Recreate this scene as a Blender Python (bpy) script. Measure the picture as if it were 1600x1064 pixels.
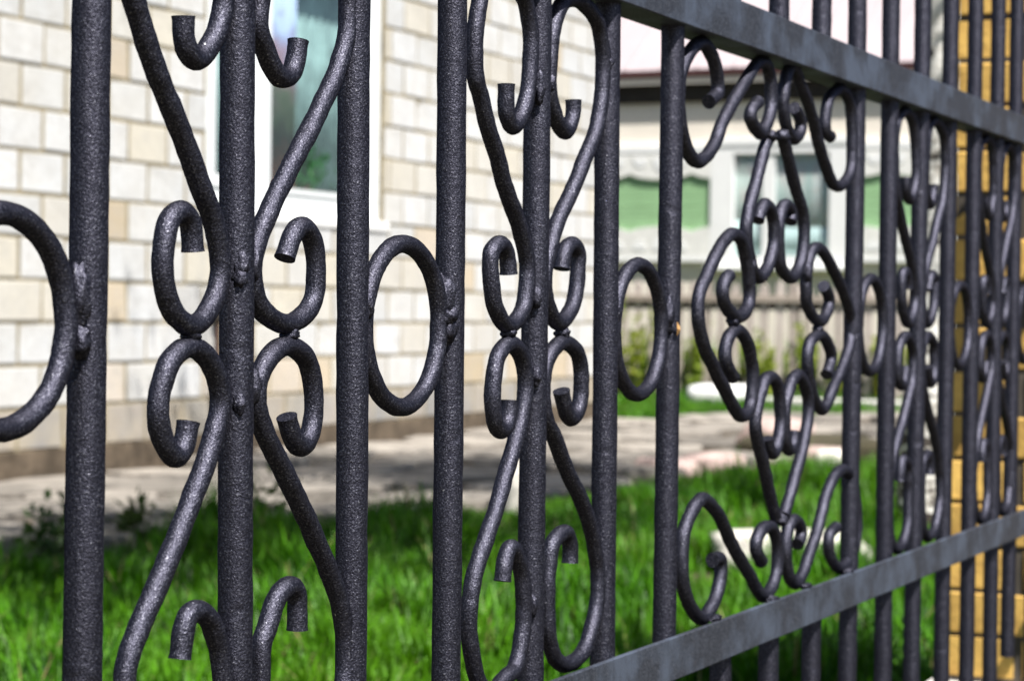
import bpy, math, random
import numpy as np
from mathutils import Vector, Matrix, noise

random.seed(7)
RNG = np.random.default_rng(11)
for o in list(bpy.data.objects):
    bpy.data.objects.remove(o, do_unlink=True)
scene = bpy.context.scene
COL = scene.collection
R = math.radians

# ---------------------------------------------------------------- camera
cam_data = bpy.data.cameras.new('camera')
cam = bpy.data.objects.new('camera', cam_data)
COL.objects.link(cam)
FWD = Vector((0.9096, 0.4152, -0.0131)).normalized()
RGT = Vector((0.4154, -0.9096, 0.0131))
RGT = (RGT - FWD * RGT.dot(FWD)).normalized()
UPV = RGT.cross(FWD)
EYE = Vector((-0.9457, -0.6684, 0.0098))
m = Matrix((RGT, UPV, -FWD)).transposed().to_4x4()
m.translation = EYE
cam.matrix_world = m
cam_data.sensor_width = 36.0
cam_data.lens = 78.75
cam_data.clip_start = 0.05
cam_data.clip_end = 1500
cam_data.dof.use_dof = True
cam_data.dof.focus_distance = 1.40
cam_data.dof.aperture_fstop = 13.5
cam_data.dof.aperture_blades = 7
scene.camera = cam

# ---------------------------------------------------------------- light
SUN_DIR = Vector((-0.262, -0.461, 0.848)).normalized()      # towards the sun
world = bpy.data.worlds.new('World')
scene.world = world
world.use_nodes = True
wn = world.node_tree.nodes
sky = wn.new('ShaderNodeTexSky')
sky.sky_type = 'NISHITA'
sky.sun_disc = False
sky.sun_elevation = math.asin(SUN_DIR.z)
sky.sun_rotation = math.atan2(SUN_DIR.x, SUN_DIR.y)
sky.air_density = 1.0
sky.dust_density = 1.2
world.node_tree.links.new(sky.outputs[0], wn['Background'].inputs[0])
wn['Background'].inputs[1].default_value = 0.05
sun_data = bpy.data.lights.new('sun', 'SUN')
sun_data.energy = 5.0
sun_data.angle = R(0.55)
sun_data.color = (1.0, 0.965, 0.91)
sun = bpy.data.objects.new('sun', sun_data)
COL.objects.link(sun)
sun.rotation_euler = SUN_DIR.to_track_quat('Z', 'Y').to_euler()
scene.view_settings.view_transform = 'Standard'
scene.view_settings.look = 'None'
scene.view_settings.exposure = 0.95
scene.view_settings.gamma = 1.0
scene.view_settings.use_curve_mapping = False
scene.cycles.max_bounces = 8
scene.cycles.transparent_max_bounces = 12

# ---------------------------------------------------------------- materials
class NT:
    def __init__(self, name):
        self.m = bpy.data.materials.new(name)
        self.m.use_nodes = True
        self.t = self.m.node_tree
        self.b = self.t.nodes['Principled BSDF']
        self.out = self.t.nodes['Material Output']
    def n(self, kind, **kw):
        nd = self.t.nodes.new('ShaderNode' + kind)
        for k, v in kw.items():
            setattr(nd, k, v)
        return nd
    def l(self, a, b):
        self.t.links.new(a, b)
    def coord(self, which='Object', scale=(1, 1, 1)):
        tc = self.n('TexCoord'); mp = self.n('Mapping')
        mp.inputs['Scale'].default_value = scale
        self.l(tc.outputs[which], mp.inputs['Vector'])
        return mp.outputs['Vector']
    def noise(self, vec, scale, detail=3, rough=.55, dist=0):
        nd = self.n('TexNoise')
        nd.inputs['Scale'].default_value = scale
        nd.inputs['Detail'].default_value = detail
        nd.inputs['Roughness'].default_value = rough
        nd.inputs['Distortion'].default_value = dist
        if vec is not None: self.l(vec, nd.inputs['Vector'])
        return nd.outputs['Fac']
    def ramp(self, fac, stops, interp='LINEAR'):
        nd = self.n('ValToRGB'); cr = nd.color_ramp; cr.interpolation = interp
        while len(cr.elements) < len(stops): cr.elements.new(.5)
        for e, (p, c) in zip(cr.elements, stops):
            e.position = p
            e.color = (c[0], c[1], c[2], 1) if not isinstance(c, (int, float)) else (c, c, c, 1)
        self.l(fac, nd.inputs['Fac'])
        return nd.outputs['Color']
    def mix(self, fac, a, b, mode='MIX'):
        nd = self.n('Mix', data_type='RGBA', blend_type=mode)
        for s, v in ((nd.inputs['Factor'], fac), (nd.inputs['A'], a), (nd.inputs['B'], b)):
            if hasattr(v, 'is_output'): self.l(v, s)
            elif isinstance(v, (int, float)): s.default_value = v
            else: s.default_value = (*v, 1)
        return nd.outputs['Result']
    def bump(self, h, strength=.3, dist=.01, prev=None):
        nd = self.n('Bump')
        nd.inputs['Strength'].default_value = strength
        nd.inputs['Distance'].default_value = dist
        self.l(h, nd.inputs['Height'])
        if prev is not None: self.l(prev, nd.inputs['Normal'])
        return nd.outputs['Normal']
    def set(self, **kw):
        names = dict(color='Base Color', rough='Roughness', metal='Metallic', normal='Normal', spec='Specular IOR Level',
                     trans='Transmission Weight', alpha='Alpha', coat='Coat Weight')
        for k, v in kw.items():
            s = self.b.inputs[names[k]]
            if hasattr(v, 'is_output'): self.l(v, s)
            elif isinstance(v, tuple): s.default_value = (*v, 1)
            else: s.default_value = v
        return self

def mat_iron():
    t = NT('painted_iron')
    v = t.coord()
    grain = t.noise(v, 780, 3, .6)
    grain2 = t.noise(v, 1500, 2, .5)
    lump = t.noise(v, 95, 4, .6)
    wear = t.noise(v, 28, 5, .65)
    c = t.ramp(grain, [(.38, (.034, .034, .048)), (.56, (.076, .076, .102)), (.67, (.175, .175, .215)), (.73, (.42, .42, .47))])
    c = t.mix(t.ramp(wear, [(.35, 0.0), (.75, .45)]), c, (.052, .050, .066))
    fleck = t.ramp(t.noise(v, 210, 2, .5), [(.785, 0.0), (.80, 1.0)])
    c = t.mix(fleck, c, (.62, .62, .64))
    pit = t.ramp(t.noise(v, 46, 2, .4), [(.66, 1.0), (.74, 0.0)])
    n = t.bump(pit, .5, .0008)
    n = t.bump(lump, .45, .0014, n)
    n = t.bump(grain, .85, .0007, n)
    n = t.bump(grain2, .4, .0003, n)
    rg = t.ramp(grain2, [(.3, .45), (.7, .57)])
    t.set(color=c, metal=1.0, rough=rg, normal=n, spec=.4)
    t.b.inputs['Specular Tint'].default_value = (.35, .36, .42, 1)
    return t.m

def mat_rail():
    t = NT('painted_rail_iron')
    v = t.coord()
    g = t.noise(v, 640, 4, .65)
    st = t.noise(t.coord(scale=(260, 40, 22)), 1, 3, .6)
    blot = t.noise(v, 17, 4, .6)
    c = t.ramp(g, [(.36, (.058, .064, .082)), (.54, (.105, .114, .140)), (.70, (.22, .235, .28))])
    c = t.mix(t.ramp(blot, [(.45, 0.0), (.64, .85)]), c, (.19, .225, .30))
    c = t.mix(t.ramp(st, [(.52, 0.0), (.75, .35)]), c, (.045, .050, .064))
    t.b.inputs['Specular Tint'].default_value = (.35, .36, .42, 1)
    t.set(color=c, metal=.80, rough=.53, normal=t.bump(g, .6, .0006, t.bump(t.noise(v, 90, 3, .6), .3, .0012)), spec=.4)
    return t.m

def mat_block(name, stops, dirt=.5):
    t = NT(name)
    info = t.n('ObjectInfo')
    base = t.ramp(info.outputs['Random'], stops)
    v = t.coord()
    geo = t.n('NewGeometry')
    big = t.noise(geo.outputs['Position'], 3.2, 4, .6)
    sm = t.noise(geo.outputs['Position'], 34, 5, .65)
    c = t.mix(t.ramp(big, [(.42, 0.0), (.72, dirt)]), base, (.50, .42, .29))
    mid = t.noise(geo.outputs['Position'], 9, 4, .7)
    c = t.mix(t.ramp(mid, [(.46, 0.0), (.74, .48)]), c, (.40, .39, .375))
    c = t.mix(t.ramp(sm, [(.30, .30), (.55, 0.0)]), c, (.36, .34, .30))
    t.set(color=c, rough=.88, normal=t.bump(sm, .5, .006), spec=.25)
    return t.m

def mat_plain(name, col, var=.15, scale=6, rough=.8, bump=.2, bscale=60, bd=.004, spec=.3, objrand=0.0):
    t = NT(name)
    geo = t.n('NewGeometry')
    nz = t.noise(geo.outputs['Position'], scale, 5, .6)
    lo = tuple(max(0, x * (1 - var)) for x in col); hi = tuple(min(1, x * (1 + var)) for x in col)
    c = t.ramp(nz, [(.3, lo), (.7, hi)])
    if objrand:
        info = t.n('ObjectInfo')
        k = t.ramp(info.outputs['Random'], [(0, 1 - objrand), (1, 1.0)])
        c = t.mix(1.0, c, k, 'MULTIPLY')
    bz = t.noise(geo.outputs['Position'], bscale, 4, .6)
    t.set(color=c, rough=rough, normal=t.bump(bz, bump, bd), spec=spec)
    return t.m

def mat_wood(name, col, dark, axis='z'):
    t = NT(name)
    geo = t.n('NewGeometry')
    mp = t.n('Mapping'); t.l(geo.outputs['Position'], mp.inputs['Vector'])
    mp.inputs['Scale'].default_value = (40, 40, 3) if axis == 'z' else (40, 3, 40)
    g = t.noise(mp.outputs['Vector'], 1, 5, .6, .4)
    c = t.ramp(g, [(.3, dark), (.65, col)])
    info = t.n('ObjectInfo')
    c = t.mix(1.0, c, t.ramp(info.outputs['Random'], [(0, (.62, .60, .58)), (1, (1, 1, 1))]), 'MULTIPLY')
    t.set(color=c, rough=.85, normal=t.bump(g, .4, .004), spec=.2)
    return t.m

def mat_leaf(name, a, b, trans=.45, straw=False):
    t = NT(name)
    info = t.n('Attribute', attribute_name='rnd')
    geo = t.n('NewGeometry')
    patch = t.noise(geo.outputs['Position'], 1.9, 3, .6)
    c = t.ramp(info.outputs['Fac'], [(0, a), (1, b)])
    c = t.mix(t.ramp(patch, [(.40, 0.0), (.72, .55)]), c, (b[0] * 1.35, b[1] * .95, b[2]))
    if straw:
        c = t.mix(t.ramp(info.outputs['Fac'], [(.972, 0.0), (.976, 1.0)]), c, (.30, .26, .11))
    t.set(color=c, rough=.5, spec=.35)
    tr = t.n('BsdfTranslucent'); t.l(c, tr.inputs['Color'])
    mx = t.n('MixShader'); mx.inputs[0].default_value = trans
    t.l(t.b.outputs[0], mx.inputs[1]); t.l(tr.outputs[0], mx.inputs[2])
    t.l(mx.outputs[0], t.out.inputs['Surface'])
    return t.m

def mat_glass(name, refl=.35, tint=(.90, .97, .98)):
    t = NT(name)
    gl = t.n('BsdfGlossy'); gl.inputs['Roughness'].default_value = .02
    gl.inputs['Color'].default_value = (.92, .97, 1, 1)
    tp = t.n('BsdfTransparent'); tp.inputs['Color'].default_value = (*tint, 1)
    fr = t.n('LayerWeight'); fr.inputs['Blend'].default_value = .5
    pw = t.n('Math', operation='POWER'); pw.inputs[1].default_value = 3.0
    t.l(fr.outputs['Facing'], pw.inputs[0])
    ma = t.n('Math', operation='MULTIPLY_ADD'); ma.inputs[1].default_value = .55; ma.inputs[2].default_value = refl
    ma.use_clamp = True
    t.l(pw.outputs[0], ma.inputs[0])
    nz = t.noise(t.coord(), 2.2, 2, .5)
    t.l(t.bump(nz, .08, .02), gl.inputs['Normal'])
    mx = t.n('MixShader'); t.l(ma.outputs[0], mx.inputs[0])
    t.l(tp.outputs[0], mx.inputs[1]); t.l(gl.outputs[0], mx.inputs[2])
    t.l(mx.outputs[0], t.out.inputs['Surface'])
    return t.m

def mat_birch():
    t = NT('birch_bark')
    geo = t.n('NewGeometry')
    mp = t.n('Mapping'); t.l(geo.outputs['Position'], mp.inputs['Vector'])
    mp.inputs['Scale'].default_value = (9, 9, 26)
    s = t.noise(mp.outputs['Vector'], 1, 4, .65, .6)
    sp = t.n('SeparateXYZ'); t.l(geo.outputs['Position'], sp.inputs[0])
    low = t.n('MapRange'); t.l(sp.outputs['Z'], low.inputs['Value'])
    low.inputs['From Min'].default_value = .25; low.inputs['From Max'].default_value = -.80
    low.inputs['To Min'].default_value = 0.0; low.inputs['To Max'].default_value = .13
    ad = t.n('Math', operation='ADD'); t.l(s, ad.inputs[0]); t.l(low.outputs[0], ad.inputs[1])
    c = t.ramp(ad.outputs[0], [(.50, (.78, .76, .72)), (.57, (.60, .56, .50)), (.61, (.05, .04, .035))])
    t.set(color=c, rough=.8, normal=t.bump(s, .5, .01), spec=.2)
    return t.m

M = {}
M['iron'] = mat_iron()
M['rail'] = mat_rail()
M['block'] = mat_block('pale_block', [(0, (.53, .54, .55)), (.45, (.63, .635, .645)), (.72, (.575, .575, .57)), (.88, (.585, .545, .46)), (1, (.50, .50, .505))], .16)
M['block_low'] = mat_block('grey_base_block', [(0, (.25, .245, .24)), (.6, (.33, .30, .275)), (1, (.28, .24, .19))], .6)
M['block_warm'] = mat_block('tan_block', [(0, (.50, .41, .29)), (.4, (.56, .48, .38)), (.7, (.57, .51, .45)), (1, (.45, .37, .26))], .3)
M['mortar'] = mat_plain('mortar', (.265, .225, .150), .35, 9, .95, .5)
M['plinth'] = mat_plain('dirty_plinth', (.115, .088, .062), .55, 7, .95, .6, 40, .012)
M['upvc'] = mat_plain('white_window_plastic', (.78, .81, .83), .03, 3, .35, 0, spec=.5)
M['sill'] = mat_plain('white_metal_sill', (.80, .80, .80), .03, 3, .4, 0)
M['glass'] = mat_glass('window_glass', .03)
M['room'] = mat_plain('room_plaster', (.35, .38, .36), .1, 3)
M['soil'] = mat_plain('soil', (.060, .052, .030), .5, 3, .95, .7, 30, .02)
M['dirt'] = mat_plain('path_dirt', (.075, .058, .040), .5, 5, .95, .7, 30, .02)
M['stone'] = mat_plain('grey_flagstone', (.305, .275, .24), .5, 5.5, .9, .8, 22, .02, objrand=.55)
M['roof'] = mat_plain('pale_pink_roof_metal', (.43, .365, .375), .05, 1.5, .45, 0, spec=.4)
M['roof_edge'] = mat_plain('red_brown_roof_edge', (.06, .022, .022), .2, 3, .6)
M['plaster'] = mat_plain('beige_plaster', (.84, .77, .67), .05, 2.5, .9, .2)
M['green'] = mat_plain('green_paint', (.32, .53, .28), .08, 5, .6, .15, 40, .004, objrand=.06)
M['white'] = mat_plain('white_paint', (.88, .88, .87), .04, 4, .6, .1)
M['lace'] = mat_plain('weathered_white_board', (.80, .79, .75), .10, 9, .75, .2)
M['dark_gap'] = mat_plain('dark_timber_and_shade', (.045, .038, .032), .3, 5, .9)  # dark timber, also used to paint shade at the eave and rear rails
M['picket'] = mat_wood('weathered_picket_wood', (.74, .66, .61), (.42, .36, .325))
M['picket_rail'] = mat_wood('weathered_rail_wood', (.66, .58, .51), (.40, .34, .29), 'y')
M['brick'] = mat_plain('yellow_facing_brick', (.86, .50, .13), .26, 30, .75, .5, 60, .004, objrand=.34)
M['brick_mortar'] = mat_plain('dark_mortar', (.085, .072, .058), .3, 12, .95)
M['concrete'] = mat_plain('white_concrete', (.62, .60, .57), .1, 8, .9)
M['rock'] = mat_plain('white_limestone', (.66, .62, .56), .30, 11, .9, .6, 26, .012)
M['pink_rock'] = mat_plain('pink_granite', (.44, .33, .30), .25, 14, .9, .6, 26, .012)
M['bark'] = mat_plain('grey_brown_bark', (.13, .10, .075), .4, 14, .95, .8, 25, .02)
M['birch'] = mat_birch()
M['grass'] = mat_leaf('grass_blade', (.005, .040, .002), (.105, .345, .004), .34, True)
M['birch_leaf'] = mat_leaf('birch_leaf', (.06, .14, .02), (.11, .21, .03), .4)
M['tree_leaf'] = mat_leaf('tree_leaf', (.04, .10, .015), (.08, .16, .025), .4)
M['weed'] = mat_leaf('weed_leaf', (.16, .27, .03), (.33, .42, .05), .5)
M['dark_weed'] = mat_leaf('dark_weed_leaf', (.035, .085, .018), (.075, .13, .03), .35)
M['pot_leaf'] = mat_leaf('pot_plant_leaf', (.015, .10, .02), (.03, .19, .03), .35)
M['reflection_pale'] = mat_plain('pale_reflection', (.40, .475, .45), .55, 3.6, .9, 0)  # mottled colour painting sky and foliage reflected in the glass
M['rust'] = mat_plain('rusty_iron', (.105, .045, .022), .5, 20, .85, .5, 80, .003)
M['dry'] = mat_plain('dry_leaf', (.50, .28, .11), .5, 400, .8)
def mat_red_reflection():
    t = NT('red_lilac_reflection')  # colour bands by height paint a reddish reflection in the glass
    geo = t.n('NewGeometry')
    sp = t.n('SeparateXYZ'); t.l(geo.outputs['Position'], sp.inputs[0])
    mr = t.n('MapRange'); t.l(sp.outputs['Z'], mr.inputs['Value'])
    mr.inputs['From Min'].default_value = .5; mr.inputs['From Max'].default_value = 2.0
    nz = t.noise(geo.outputs['Position'], 7, 3, .6)
    ad = t.n('Math', operation='MULTIPLY_ADD'); t.l(nz, ad.inputs[0]); ad.inputs[1].default_value = .45
    t.l(mr.outputs[0], ad.inputs[2])
    c = t.ramp(ad.outputs[0], [(.25, (.10, .04, .03)), (.40, (.34, .08, .05)), (.52, (.09, .05, .035)), (.66, (.16, .17, .08)),
                               (.80, (.42, .20, .24)), (.95, (.40, .36, .55)), (1, (.55, .55, .72))])
    t.set(color=c, rough=.9)
    return t.m
M['reflection_red'] = mat_red_reflection()

# ---------------------------------------------------------------- helpers
def tag(o, label=None, cat=None, group=None, kind=None):
    if label: o['label'] = label
    if cat: o['category'] = cat
    if group: o['group'] = group
    if kind: o['kind'] = kind
    return o

def thing(name, loc, label, cat, group=None):
    o = bpy.data.objects.new(name, None)
    o.empty_display_size = .1
    COL.objects.link(o)
    o.location = loc
    return tag(o, label, cat, group)

class MB:
    def __init__(self): self.v, self.f, self.s = [], [], []
    def add(self, vs, fs, smooth=False):
        k = len(self.v)
        self.v += [tuple(p) for p in vs]
        self.f += [tuple(i + k for i in q) for q in fs]
        self.s += [smooth] * len(fs)
        return self
    def box(self, x0, x1, y0, y1, z0, z1):
        return self.add([(x0, y0, z0), (x1, y0, z0), (x1, y1, z0), (x0, y1, z0), (x0, y0, z1), (x1, y0, z1), (x1, y1, z1), (x0, y1, z1)],
                        [(0, 3, 2, 1), (4, 5, 6, 7), (0, 1, 5, 4), (1, 2, 6, 5), (2, 3, 7, 6), (3, 0, 4, 7)])
    def chamfer(self, x0, x1, y0, y1, z0, z1, b, jit=0.0):
        """a box with chamfered edges: 24 vertices, 26 faces"""
        c = ((x0 + x1) / 2, (y0 + y1) / 2, (z0 + z1) / 2)
        h = ((x1 - x0) / 2, (y1 - y0) / 2, (z1 - z0) / 2)
        vs, ix = [], {}
        for sx in (-1, 1):
            for sy in (-1, 1):
                for sz in (-1, 1):
                    j = [random.uniform(-jit, jit) for _ in range(3)]
                    for ax in range(3):
                        p = [c[i] + (sx, sy, sz)[i] * (h[i] - (0 if i == ax else b)) + j[i] for i in range(3)]
                        ix[(sx, sy, sz, ax)] = len(vs); vs.append(p)
        fs = []
        for ax in range(3):
            a, d = (ax + 1) % 3, (ax + 2) % 3
            for s in (-1, 1):
                q = []
                for p_, r_ in ((-1, -1), (1, -1), (1, 1), (-1, 1)):
                    k = [0, 0, 0]; k[ax] = s; k[a] = p_; k[d] = r_
                    q.append(ix[(*k, ax)])
                fs.append(tuple(q if s > 0 else q[::-1]))
        for ax in range(3):
            a, d = (ax + 1) % 3, (ax + 2) % 3
            for p_ in (-1, 1):
                for r_ in (-1, 1):
                    def key(s, axn):
                        k = [0, 0, 0]; k[ax] = s; k[a] = p_; k[d] = r_
                        return ix[(*k, axn)]
                    q = [key(-1, a), key(1, a), key(1, d), key(-1, d)]
                    fs.append(tuple(q if p_ * r_ > 0 else q[::-1]))
        for sx in (-1, 1):
            for sy in (-1, 1):
                for sz in (-1, 1):
                    q = [ix[(sx, sy, sz, a)] for a in range(3)]
                    fs.append(tuple(q if sx * sy * sz > 0 else q[::-1]))
        return self.add(vs, fs)
    def prism(self, poly, axis, a, b):
        """extrude a 2D polygon along an axis (0 x, 1 y, 2 z) from a to b"""
        n = len(poly)
        def P(p, t):
            return (t, p[0], p[1]) if axis == 0 else ((p[0], t, p[1]) if axis == 1 else (p[0], p[1], t))
        vs = [P(p, a) for p in poly] + [P(p, b) for p in poly]
        fs = [tuple(range(n))[::-1], tuple(range(n, 2 * n))]
        fs += [(i, (i + 1) % n, n + (i + 1) % n, n + i) for i in range(n)]
        return self.add(vs, fs)
    def tube(self, pts, rad, sides=12, smooth=True, cap=True, rough=0.0, seed=0):
        pts = [Vector(p) for p in pts]
        n = len(pts); vs, fs = [], []
        ref = None
        for i, p in enumerate(pts):
            t = (pts[min(i + 1, n - 1)] - pts[max(i - 1, 0)]).normalized()
            if ref is None:
                ref = Vector((0, 1, 0)) if abs(t.y) < .9 else Vector((1, 0, 0))
            ref = (ref - t * ref.dot(t)).normalized()
            bi = t.cross(ref)
            r = rad[i] if hasattr(rad, '__len__') else rad
            for k in range(sides):
                a = 2 * math.pi * k / sides
                d = ref * math.cos(a) + bi * math.sin(a)
                rr = r
                if rough:
                    rr *= 1 + rough * noise.noise((p + d * r) * 85 + Vector((seed, 0, 0))) + .5 * rough * noise.noise((p + d * r) * 260)
                vs.append(p + d * rr)
        for i in range(n - 1):
            for k in range(sides):
                k2 = (k + 1) % sides
                fs.append((i * sides + k, i * sides + k2, (i + 1) * sides + k2, (i + 1) * sides + k))
        self.add(vs, fs, smooth)
        if cap:
            self.add(vs[:sides], [tuple(range(sides))[::-1]])
            self.add(vs[-sides:], [tuple(range(sides))])
        return self
    def mesh(self, name, mat):
        me = bpy.data.meshes.new(name)
        me.from_pydata(self.v, [], self.f)
        me.polygons.foreach_set('use_smooth', self.s)
        if mat is not None: me.materials.append(mat)
        me.update()
        return me
    def build(self, name, mat, parent=None, loc=None):
        return link(name, self.mesh(name, mat), parent, loc)

def link(name, me, parent=None, loc=None):
    o = bpy.data.objects.new(name, me)
    COL.objects.link(o)
    if parent is not None: o.parent = parent
    if loc is not None: o.location = loc
    return o

def spline(pts, step):
    """Catmull-Rom through the points, resampled at an even step and lightly smoothed"""
    P = np.array(pts, float)
    P = np.vstack([2 * P[0] - P[1], P, 2 * P[-1] - P[-2]])
    out = []
    for i in range(1, len(P) - 2):
        t = np.linspace(0, 1, 14, endpoint=False)[:, None]
        a, b, c, d = P[i - 1], P[i], P[i + 1], P[i + 2]
        out.append(.5 * (2 * b + (c - a) * t + (2 * a - 5 * b + 4 * c - d) * t ** 2 + (3 * b - a - 3 * c + d) * t ** 3))
    Q = np.vstack(out + [P[-2][None]])
    s = np.r_[0, np.cumsum(np.linalg.norm(np.diff(Q, axis=0), axis=1))]
    n = max(6, int(s[-1] / step))
    tt = np.linspace(0, s[-1], n)
    Q = np.stack([np.interp(tt, s, Q[:, k]) for k in range(Q.shape[1])], 1)
    for _ in range(5):
        Q[1:-1] = .25 * Q[:-2] + .5 * Q[1:-1] + .25 * Q[2:]
    return Q

def rock_mesh(name, mat, sx, sy, sz, seed, flat=.0):
    import bmesh
    bm = bmesh.new()
    bmesh.ops.create_icosphere(bm, subdivisions=3, radius=1)
    for v in bm.verts:
        p = v.co.copy()
        k = 1 + .30 * noise.noise(p * 1.3 + Vector((seed, 0, 0))) + .12 * noise.noise(p * 3.1 + Vector((0, seed, 0)))
        q = p * k
        q = Vector((max(-.86, min(.86, q.x)), max(-.86, min(.86, q.y)), max(-.7, min(.74, q.z))))
        v.co = Vector((q.x * sx, q.y * sy, q.z * sz))
    me = bpy.data.meshes.new(name); bm.to_mesh(me); bm.free()
    me.polygons.foreach_set('use_smooth', [True] * len(me.polygons))
    me.materials.append(mat)
    return me

def leaf_mesh(name, mat, centres, size, droop=.3, rng=RNG, aspect=.62):
    """one folded diamond leaf per centre"""
    n = len(centres)
    d = rng.normal(size=(n, 3)); d[:, 2] -= droop; d /= np.linalg.norm(d, axis=1)[:, None]
    s = np.cross(d, rng.normal(size=(n, 3))); s /= np.linalg.norm(s, axis=1)[:, None]
    L = (size * rng.uniform(.6, 1.25, n))[:, None]
    c = np.asarray(centres)
    nrm = np.cross(d, s)
    V = np.empty((n, 4, 3))
    V[:, 0] = c; V[:, 2] = c + d * L
    V[:, 1] = c + d * L * .45 + s * L * aspect * .5 + nrm * L * .12
    V[:, 3] = c + d * L * .45 - s * L * aspect * .5 + nrm * L * .12
    tri = np.array([[0, 1, 2], [0, 2, 3]])
    F = (np.arange(n)[:, None, None] * 4 + tri[None]).reshape(-1, 3)
    rnd = np.repeat(rng.uniform(0, 1, n), 4)
    return fast_mesh(name, mat, V.reshape(-1, 3), F, rnd)

def fast_mesh(name, mat, V, F, rnd=None):
    me = bpy.data.meshes.new(name)
    k = F.shape[1]
    me.vertices.add(len(V)); me.vertices.foreach_set('co', np.ascontiguousarray(V, dtype=np.float32).ravel())
    me.loops.add(F.size); me.loops.foreach_set('vertex_index', np.ascontiguousarray(F, dtype=np.int32).ravel())
    me.polygons.add(len(F))
    me.polygons.foreach_set('loop_start', np.arange(0, F.size, k, dtype=np.int32))
    me.update(calc_edges=True)
    if rnd is not None:
        at = me.attributes.new('rnd', 'FLOAT', 'POINT')
        at.data.foreach_set('value', np.asarray(rnd, dtype=np.float32))
    me.materials.append(mat)
    return me

GZ = -0.81                                  # level of lawn and path
def path_edge(x):                           # lawn edge of the stone path
    return float(np.interp(x, [2, 5, 5.6, 6.3, 7.2, 8.5, 10, 12, 16, 19], [3.9, 3.62, 3.5, 3.20, 3.12, 3.2, 3.12, 2.9, 2.75, 2.6]))
# ================================================================ ground, path
MB().add([(-300, -300, GZ - .012), (600, -300, GZ - .012), (600, 400, GZ - .012), (-300, 400, GZ - .012)], [(0, 1, 2, 3)]).build('ground', M['soil'])
bpy.data.objects['ground']['kind'] = 'structure'
xs = np.linspace(1.5, 17.6, 60)
pv = []
for x in xs:
    pv.append((x, path_edge(x) - .05 + .06 * noise.noise(Vector((x * 1.7, 0, 0))), GZ + .004))
    pv.append((x, 5.72 if x < 14.75 else 5.25, GZ + .004))
path = MB().add(pv, [(2 * i, 2 * i + 2, 2 * i + 3, 2 * i + 1) for i in range(len(xs) - 1)]).build('path', M['dirt'])
path['kind'] = 'structure'
def stone_slab(cx, cy, lx, ly, seed):
    rr = random.Random(seed)
    n = 9; poly = []
    for k in range(n):
        a = 2 * math.pi * (k + rr.uniform(-.25, .25)) / n
        c, s = math.cos(a), math.sin(a)
        q = max(abs(c), abs(s)) * .55 + .45
        poly.append((cx + lx / 2 * c / q * rr.uniform(.86, .985), cy + ly / 2 * s / q * rr.uniform(.84, .975)))
    t = rr.uniform(.018, .055)
    tilt = (rr.uniform(-.02, .02), rr.uniform(-.03, .02))
    mb = MB()
    top = [(x, y, GZ + t + tilt[0] * (x - cx) + tilt[1] * (y - cy)) for x, y in poly]
    ins = [(cx + (x - cx) * .955, cy + (y - cy) * .955, z + .007) for x, y, z in top]
    bot = [(x, y, GZ) for x, y in poly]
    vs = bot + top + ins
    fs = [(i, (i + 1) % n, n + (i + 1) % n, n + i) for i in range(n)]
    fs += [(n + i, n + (i + 1) % n, 2 * n + (i + 1) % n, 2 * n + i) for i in range(n)]
    fs += [tuple(range(2 * n, 3 * n))]
    return mb.add(vs, fs)
x = 3.0; k = 0
while x < 17.2:
    lx = random.uniform(.55, .95)
    y0, y1 = path_edge(x + lx / 2) + .02, (5.66 if x < 14.6 else 5.2)
    rows = 4 if y1 - y0 > 1.7 else 3
    cuts = np.linspace(y0, y1, rows + 1) + np.r_[0, RNG.uniform(-.09, .09, rows - 1), 0]
    for r in range(rows):
        off = random.uniform(-.12, .12)
        k += 1
        stone_slab(x + lx / 2 + off, (cuts[r] + cuts[r + 1]) / 2, lx * 1.0, (cuts[r + 1] - cuts[r]) * .99, k).build('paving_stone', M['stone'], path)
    x += lx

# ================================================================ block house
WY = 5.72; HX0, HX1 = 3.43, 14.755; HTOP = 3.0; WZ0 = -.672
WIN = (9.14, 11.14, .49, 2.06)
house = thing('block_house', (9, WY, GZ), 'house of pale concrete blocks with a white framed window', 'house')
def hp(mb, name, mat, parent=house):       # a part placed in world coordinates under the house
    o = mb.build(name, mat, parent)
    if parent is house: o.location = (-9, -WY, -GZ)
    return o
core = MB()
cy = WY + .0055
core.box(HX0, WIN[0], cy, cy + .3, WZ0, HTOP).box(WIN[1], HX1, cy, cy + .3, WZ0, HTOP)
core.box(WIN[0], WIN[1], cy, cy + .3, WZ0, WIN[2]).box(WIN[0], WIN[1], cy, cy + .3, WIN[3], HTOP)
core.box(HX1 - .3, HX1 - .013, cy + .3, 12.4, WZ0, HTOP).box(HX0, HX0 + .3, cy + .3, 12.4, WZ0, HTOP).box(HX0 + .3, HX1 - .3, 12.1, 12.4, WZ0, HTOP)
wall = hp(core, 'wall', M['mortar'])
inner = MB().box(7.6, 12.6, 8.6, 8.7, WZ0, 2.6).box(7.6, 12.6, cy + .3, 8.6, .1, .14)
hp(inner, 'inner_wall', M['room'])
hp(MB().box(HX0 - .02, HX1 + .012, WY - .012, 12.43, GZ - .2, WZ0), 'plinth', M['plinth'])
roofm = MB().prism([(WY - .38, 2.98), (9.06, 5.2), (12.9, 2.98), (12.9, 3.06), (9.06, 5.3), (WY - .38, 3.06)], 0, HX0 - .3, HX1 + .3)
roofm.prism([(WY + .05, 3.0), (12.3, 3.0), (9.06, 5.15)], 0, HX1 - .2, HX1 - .05)
hp(roofm, 'roof', M['roof'])
BL, BH = .35, .20
rest = MB(); nb = 0
cache = {}
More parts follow.
